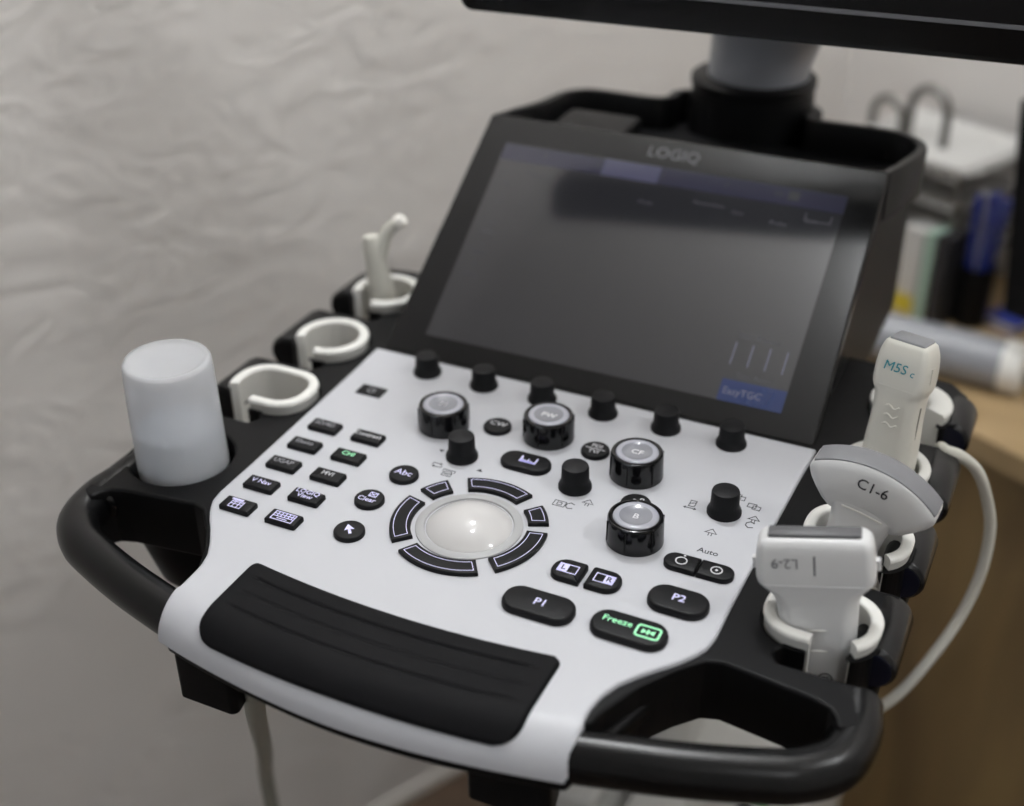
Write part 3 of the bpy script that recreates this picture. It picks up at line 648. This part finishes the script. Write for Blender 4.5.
# sector probe with its cable
M = pose(-7.3, -1.2, -16, (206.6, 26, 85.4)); T, P = probe('sector_probe', 'ivory slim sector probe with teal M5Sc lettering standing in a cup', M, (205, 13, -44))
P('body', loft([(-1.0, 11.6, 7.8, 2)]+dense([(-2.5, 13.4, 9.4, 3), (-8, 15.2, 11, 4), (-16, 16.2, 12, 4.5), (-26, 16.4, 12.4, 5), (-31, 15.8, 12.3, 6), (-36, 14.4, 12, 7), (-50, 14.2, 12, 7), (-70, 15.4, 12.4, 8), (-95, 15.6, 12.4, 9), (-118, 13.5, 11, 9), (-130, 8, 8, 7)], 4)), PROBEC, ang=50)
P('lens', loft([(-2, 11.2, 7.4, 1.5), (-.2, 11.2, 7.4, 1.5), (.4, 10.6, 6.8, 1.5)]), mat('pale_grey_lens', '8e8f92', .5))
P('head_seam', loft([(-29.4, 16.15, 12.45, 5.6), (-28.9, 16.3, 12.6, 5.6), (-28.4, 16.35, 12.5, 5.6)]), PROBEC)
g = textg('M5S', 8.6, .0, .2).tf(Matrix.Translation((-2.5, -12.35, -16)) @ RX); P('lettering', g, TEAL)
g = textg('c', 6.5, .0, .2).tf(Matrix.Translation((8.5, -12.35, -17)) @ RX); P('lettering', g, TEAL)
for z in (-41, -47, -53): P('grip_wave', G().tube([(-3.5+k*.5, -12.2, z+1.0*math.sin(k*.42)) for k in range(19)], .6, 8), PROBEC)
P('side_rib', G().box(16, 16.9, -2.5, 2.5, -24, -14), PROBEC); P('side_seam', G().box(14.3, 14.9, -3, -2.4, -62, -40), mat('darker_seam_strip', '9a988f', .6))  # side seam is a thin strip in a darker tone than the body
# cable: leaves the probe below the cup, comes up through the notch and hangs outside the rail
hk = un(941, 450, -2); pts = [(206, 14, -40), (208, 12, -80), (214, 40, -110), (226, 66, -90), (229, 72, -40), (230, 71, -14)]
pts += [tuple(un(946, 451, -4)), tuple(un(962, 457, -9)), tuple(un(977, 471, -22)), tuple(un(986, 495, -45)), tuple(un(990, 530, -80)), tuple(un(980, 575, -120)), tuple(un(958, 620, -160)), tuple(un(925, 665, -195)), tuple(un(895, 697, -225)), tuple(un(850, 730, -265)), (170, 20, -330), (120, 10, -415)]
M = None
g = G().tube(spline(pts, 10), 3.9, 14); link('cable', mesh_of('cable', g, CABLE, 180), T, -Vector((205, 13, -44)))
# small hockey-stick probe at the rear left
bx, by = -195, 95
T, P = probe('hockey_stick_probe', 'small pale bent-tip probe standing in the rear left cup', None, (bx, by, -44))
def at(px, py, y): 
    d = ray(px, py); return CP + d*((y-CP.y)/d.y)
b0 = Vector((bx+1, by-4, -40)); t1 = at(371, 236, by-3); tip = at(400, 221, by+4); mid = at(378, 243, by-2)
sh = at(380, 262, by-3)
g = G().tube([b0, b0.lerp(t1, .3), b0.lerp(t1, .55), b0.lerp(t1, .8), b0.lerp(t1, .95), t1], [10.5, 11.5, 10.6, 8.8, 7.8, 6], 18, .8); P('shaft', g, CABLE)
g = G().tube(spline([sh, at(384, 240, by), at(390, 229, by+2), tip], 5), [5.4]*6+[5]*5+[4.7]*5, 14); tp = P('bent_tip', g, CABLE)
tv = (tip-at(390, 229, by+2)).normalized(); P('lens', G().tube([tip-tv*2.5, tip+tv*2, tip+tv*3.5], [5.4, 5.4, 4.4], 14), mat('white_lens', 'ece9e2', .4))
# hanging cable at the front left
c0 = un(255, 694, -60); c1 = un(264, 750, -260); c2 = un(272, 806, -420)
g = G().tube(spline([tuple(c0+Vector((6, 20, 30))), tuple(c0), tuple(c1), tuple(c2), (c2.x+12, c2.y+10, -700), (c2.x+60, c2.y+120, FLOOR+160)], 10), 6.2, 14)
part('hanging_cable', g, CABLEG, ang=180)
# gel bottle standing upside down in its well
BT = thing('gel_bottle', 'translucent white plastic gel bottle upside down in the round holder', 'bottle', (BOT[0], BOT[1], -86)); BO = -Vector((BOT[0], BOT[1], -86))
GELM = mat('frosted_bottle_plastic', 'fafbff', .25, trans=.68, ior=1.15, var=.03, scale=25, bump=.06, bscale=40)
outp = [(10, -86), (14, -82), (26, -62), (28.8, -50), (28.8, -10), (27.9, 40), (27.4, 60), (27, 65.5), (26, 67.4), (24.6, 67.9), (23.2, 67.3), (20, 66.2), (10, 65.4), (.01, 65.2)]
inp = [(.01, 63.6), (20, 64.4), (25, 64), (26, 58), (26.6, 38), (27.4, -10), (27.4, -50), (24.6, -61), (12.6, -80), (.01, -80)]
link('bottle_shell', mesh_of('bottle_shell', G().lathe(outp+inp, n=56), GELM, 60), BT, (0, 0, 86))
g = G().lathe([(8, -79), (23, -60), (26.4, -49), (26.4, -10), (25.9, 14), (25, 20), (.01, 22)], n=40)
link('gel', mesh_of('gel', g, mat('cloudy_gel', 'e2e9f0', .3, trans=.1, ior=1.3, bump=.5, bscale=70, var=.12, scale=60), 60), BT, (0, 0, 86))
BUB = mat('air_bubble', 'e8eef4', .15, trans=.5, ior=1.1)
bub = G()
for k in range(26):
    an, zz, rr = random.uniform(-2.4, .6), random.uniform(-34, 22), random.uniform(.5, 1.6)
    bub.lathe([(rr*math.sin(t), -rr*math.cos(t)) for t in [.02, .6, 1.2, 1.9, 2.5, 3.12]], (26.6*math.cos(an), 26.6*math.sin(an), zz), 8)
link('bubbles', mesh_of('bubbles', bub, BUB, 180), BT, (0, 0, 86), 'stuff')
# ================================================================= desk and what stands on it
DZ = FLOOR+740
def rmz(px, py, z):
    q = un(px, py, z)-KO; return q.dot(E2), -q.dot(E1)
A0, B0 = rmz(1000, 447, DZ)
DK = thing('desk', 'pale wooden desk against the back wall behind the console', 'desk', RM(A0, 250, FLOOR)); DO = -RM(A0, 250, FLOOR)
def dpart(n, g, m): return link(n, mesh_of(n, g, m), DK, DO)
dpart('desk_top', rbox(G(), 25, 1750, 12, B0, DZ-28, DZ), WDESK)
for a in (45, 1700): dpart('desk_side', rbox(G(), a, a+28, 20, B0-60, FLOOR, DZ-28), WDESK)
dpart('front_panel', rbox(G(), 73, 1700, B0-40, B0-22, FLOOR+2, DZ-28), wood('walnut_laminate', '6c583c', '8e764e', .5, -math.atan2(E2.y, E2.x)))
def roomthing(name, label, cat, a, b): 
    base = RM(a, b, DZ); T = thing(name, label, cat, base); O = -base
    return T, lambda n, g, m, parent=None, ang=35: link(n, mesh_of(n, g, m, ang), parent or T, O if parent is None else (0, 0, 0))
# grey tube lying along the desk
a1, b1 = rmz(1014, 390, DZ); a0, b0_ = rmz(850, 350, DZ); r = 29
TT, tp_ = roomthing('grey_tube', 'grey metal tube with a pale end cap lying along the desk', 'tube', a1, b1)
p0, p1 = RM(a0, b0_, DZ+r), RM(a1, b1, DZ+r); dv = (p1-p0).normalized()
tp_('barrel', G().tube([p0, p1], r, 28), NECK); tp_('end_cap', G().tube([p1-dv*18, p1+dv*3, p1+dv*6], [r+1.2, r+1.2, r-2], 28), CUP)
tp_('end_cap', G().tube([p0-dv*6, p0-dv*3, p0+dv*18], [r-2, r+1.2, r+1.2], 28), CUP)
# wire paper trays
RB = 130
al, zt = onb(872, 122, RB); ar, zb = onb(1003, 150, RB)
ac = (al+ar)/2; hw_ = (ar-al)/2
TT, rp_ = roomthing('paper_tray_rack', 'grey wire letter trays stacked on the desk, paper on top', 'tray rack', ac, RB)
WIRE = mat('grey_wire', '6e6c68', .4, metal=.6)
zt = zt-4
lv = [zt-38*k for k in range(4)]
for z in lv:
    tr = rp_('tray', G(), WIRE) if False else None
    g = G()
    loop = [RM(a, b, z) for a, b in rrect(2*hw_, 170, 20, ac, RB-20)]; g.tube(loop+[loop[0]], 3.2, 8)
    for k in range(9): a = al+12+(ar-al-24)*k/8; g.tube([RM(a, RB+63, z), RM(a, RB+63, z-14), RM(a, 30, z-14)], 1.8, 6)
    rp_('wire_tray', g, WIRE)
for a, b in ((al+8, RB+60), (ar-8, RB+60), (al+8, 28), (ar-8, 28)): rp_('rack_post', G().tube([RM(a, b, DZ), RM(a, b, zt)], 4, 10), WIRE)
for px0, px1, py0, py1 in ((868, 898, 150, 96), (905, 942, 150, 86)):
    qa, qz = onb(px0, py0, RB+10); qb, _ = onb(px1, py0, RB+10); _, qt = onb((px0+px1)/2, py1, RB+10); m_ = (qa+qb)/2; rr = (qb-qa)/2
    rp_('wire_arch', G().tube([RM(qa, RB+10, zt)]+[RM(m_-rr*math.cos(t), RB+10, qt-rr+rr*math.sin(t)) for t in [math.pi*k/12 for k in range(13)]]+[RM(qb, RB+10, zt)], 5.5, 10), WIRE)
PAPER = mat('white_paper', 'c2c1be', .7)
for k in range(9):
    w = hw_-8-random.random()*6; j = random.uniform(-5, 5); zz = lv[0]-12+k*3.0 if k < 6 else lv[1+k-6]-12
    pp = G(); rbox(pp, ac-w+j, ac+w+j, 35, RB+58, zz, zz+2.8)
    base = RM(ac, RB, zz); o = link('paper_stack', mesh_of('paper_stack', (lambda q: (setattr(q, 'v', [tuple(Vector(v)-base) for v in q.v]), q)[1])(pp), PAPER), None, base)
    tag(o, ['lowest white paper sheaf on the top wire tray', 'white paper sheaf second from below on the top wire tray', 'white paper sheaf third from below on the top wire tray', 'white paper sheaf fourth from below on the top wire tray', 'white paper sheaf fifth from below on the top wire tray', 'uppermost white paper sheaf on the top wire tray', 'white paper sheaf in the second wire tray', 'white paper sheaf in the third wire tray', 'white paper sheaf in the lowest wire tray'][k], 'paper', 'papers in the wire trays')
# upright folders
FB = rmz(917, 322, DZ)[1]
def upright(name, label, cat, px0, px1, pyt, m, depth=42, group=None):
    b = FB
    aa, zt_ = onb(px0, pyt, b); ab, _ = onb(px1, pyt, b); base = RM((aa+ab)/2, b-depth/2, DZ)
    T, f = roomthing(name, label, cat, (aa+ab)/2, b-depth/2); 
    if group: T['group'] = group
    f('cover', rbox(G(), aa, ab, b-depth, b, DZ, zt_), m); return T, f, aa, ab, zt_
T, f, aa, ab, z_ = upright('file_folder', 'black upright folder beside the white ones on the desk', 'folder', 884, 903, 232, BLK, group='upright folders on the desk')
T, f, aa, ab, z_ = upright('file_folder', 'wide white upright folder with a yellow foot label', 'folder', 905, 926, 226, PAPER, group='upright folders on the desk')
f('foot_label', rbox(G(), aa+1, ab-1, FB, FB+1, DZ+5, DZ+30), mat('yellow_label', 'cdbb3a', .6))
T, f, aa, ab, z_ = upright('file_folder', 'thin pale green upright folder next to the wide white one', 'folder', 928, 936, 232, mat('pale_green_card', 'a9c4b4', .7), group='upright folders on the desk')
T, f, aa, ab, z_ = upright('file_folder', 'dark grey upright folder nearest the blue pens', 'folder', 938, 950, 236, mat('dark_card', '2b2b2e', .6), group='upright folders on the desk')
# pen cup with pens
aa, FB = rmz(968, 322, DZ); T, f = roomthing('pen_cup', 'black cup holding blue pens on the desk', 'pen cup', aa, FB)
pc = RM(aa, FB, DZ); f('cup', G().lathe([(20, 0), (22, 80), (20, 80), (18, 4)], pc, 28), BLK)
BLUE = mat('blue_pen_plastic', '28388a', .35)
for k, (dx, dy, lx, ly, L) in enumerate(((-9, 0, -5, 2, 165), (2, -8, 3, -5, 175), (8, 5, 9, 4, 160), (-2, 10, -9, 6, 168))):
    p0 = pc+Vector((dx, dy, 6)); p1 = pc+Vector((dx+lx, dy+ly, L)); d = (p1-p0).normalized()
    t = thing('pen', ['blue pen leaning left in the black cup', 'tallest blue pen in the middle of the black cup', 'blue pen leaning right in the black cup', 'white-capped pen at the back of the black cup'][k], 'pen', p0, 'pens in the cup')
    link('barrel', mesh_of('barrel', G().tube([p0, p1], 4.5, 12), BLUE if k < 3 else PAPER), t, -p0)
    link('cap', mesh_of('cap', G().tube([p1-d*35, p1+d*3], 5.4, 12), BLUE if k < 3 else PAPER), t, -p0)
# computer monitor at the right edge
mb = 300
am, zm0 = onb(1003, 312, mb); am2, zm1 = onb(1021, 100, mb)
T, f = roomthing('computer_monitor', 'black computer monitor standing on the desk at the right edge', 'monitor', am+40, mb-125)
def lean(a0, a1, b0, b1, z0, z1):
    k = (am2-am)/(zm1-zm0); vs = [RM(a+k*(z-zm0), b, z) for z in (z0, z1) for a, b in ((a0, b0), (a1, b0), (a1, b1), (a0, b1))]
    return G().add(vs, [(3, 2, 1, 0), (4, 5, 6, 7), (0, 1, 5, 4), (1, 2, 6, 5), (2, 3, 7, 6), (3, 0, 4, 7)])
f('casing', lean(am, am+34, mb-250, mb, zm0, zm1), BLK); f('screen', lean(am+34, am+35, mb-242, mb-8, zm0+12, zm1-10), GLASS)
f('stand', lean(am+8, am+26, mb-190, mb-110, DZ+8, zm0), BLK); f('foot', rbox(G(), am+2, am+120, mb-220, mb-60, DZ, DZ+8), BLK)
# blue notebook in front of the monitor
a_, b_ = rmz(1022, 330, DZ); T, f = roomthing('notebook', 'blue notebook lying on the desk below the black monitor', 'notebook', a_, b_)
f('cover', rbox(G(), a_-40, a_+5, b_-18, b_+22, DZ, DZ+3), BLUE); f('pages', rbox(G(), a_-39, a_+4, b_-17, b_+21, DZ+3, DZ+12), PAPER); f('cover', rbox(G(), a_-40, a_+5, b_-18, b_+22, DZ+12, DZ+15), BLUE)
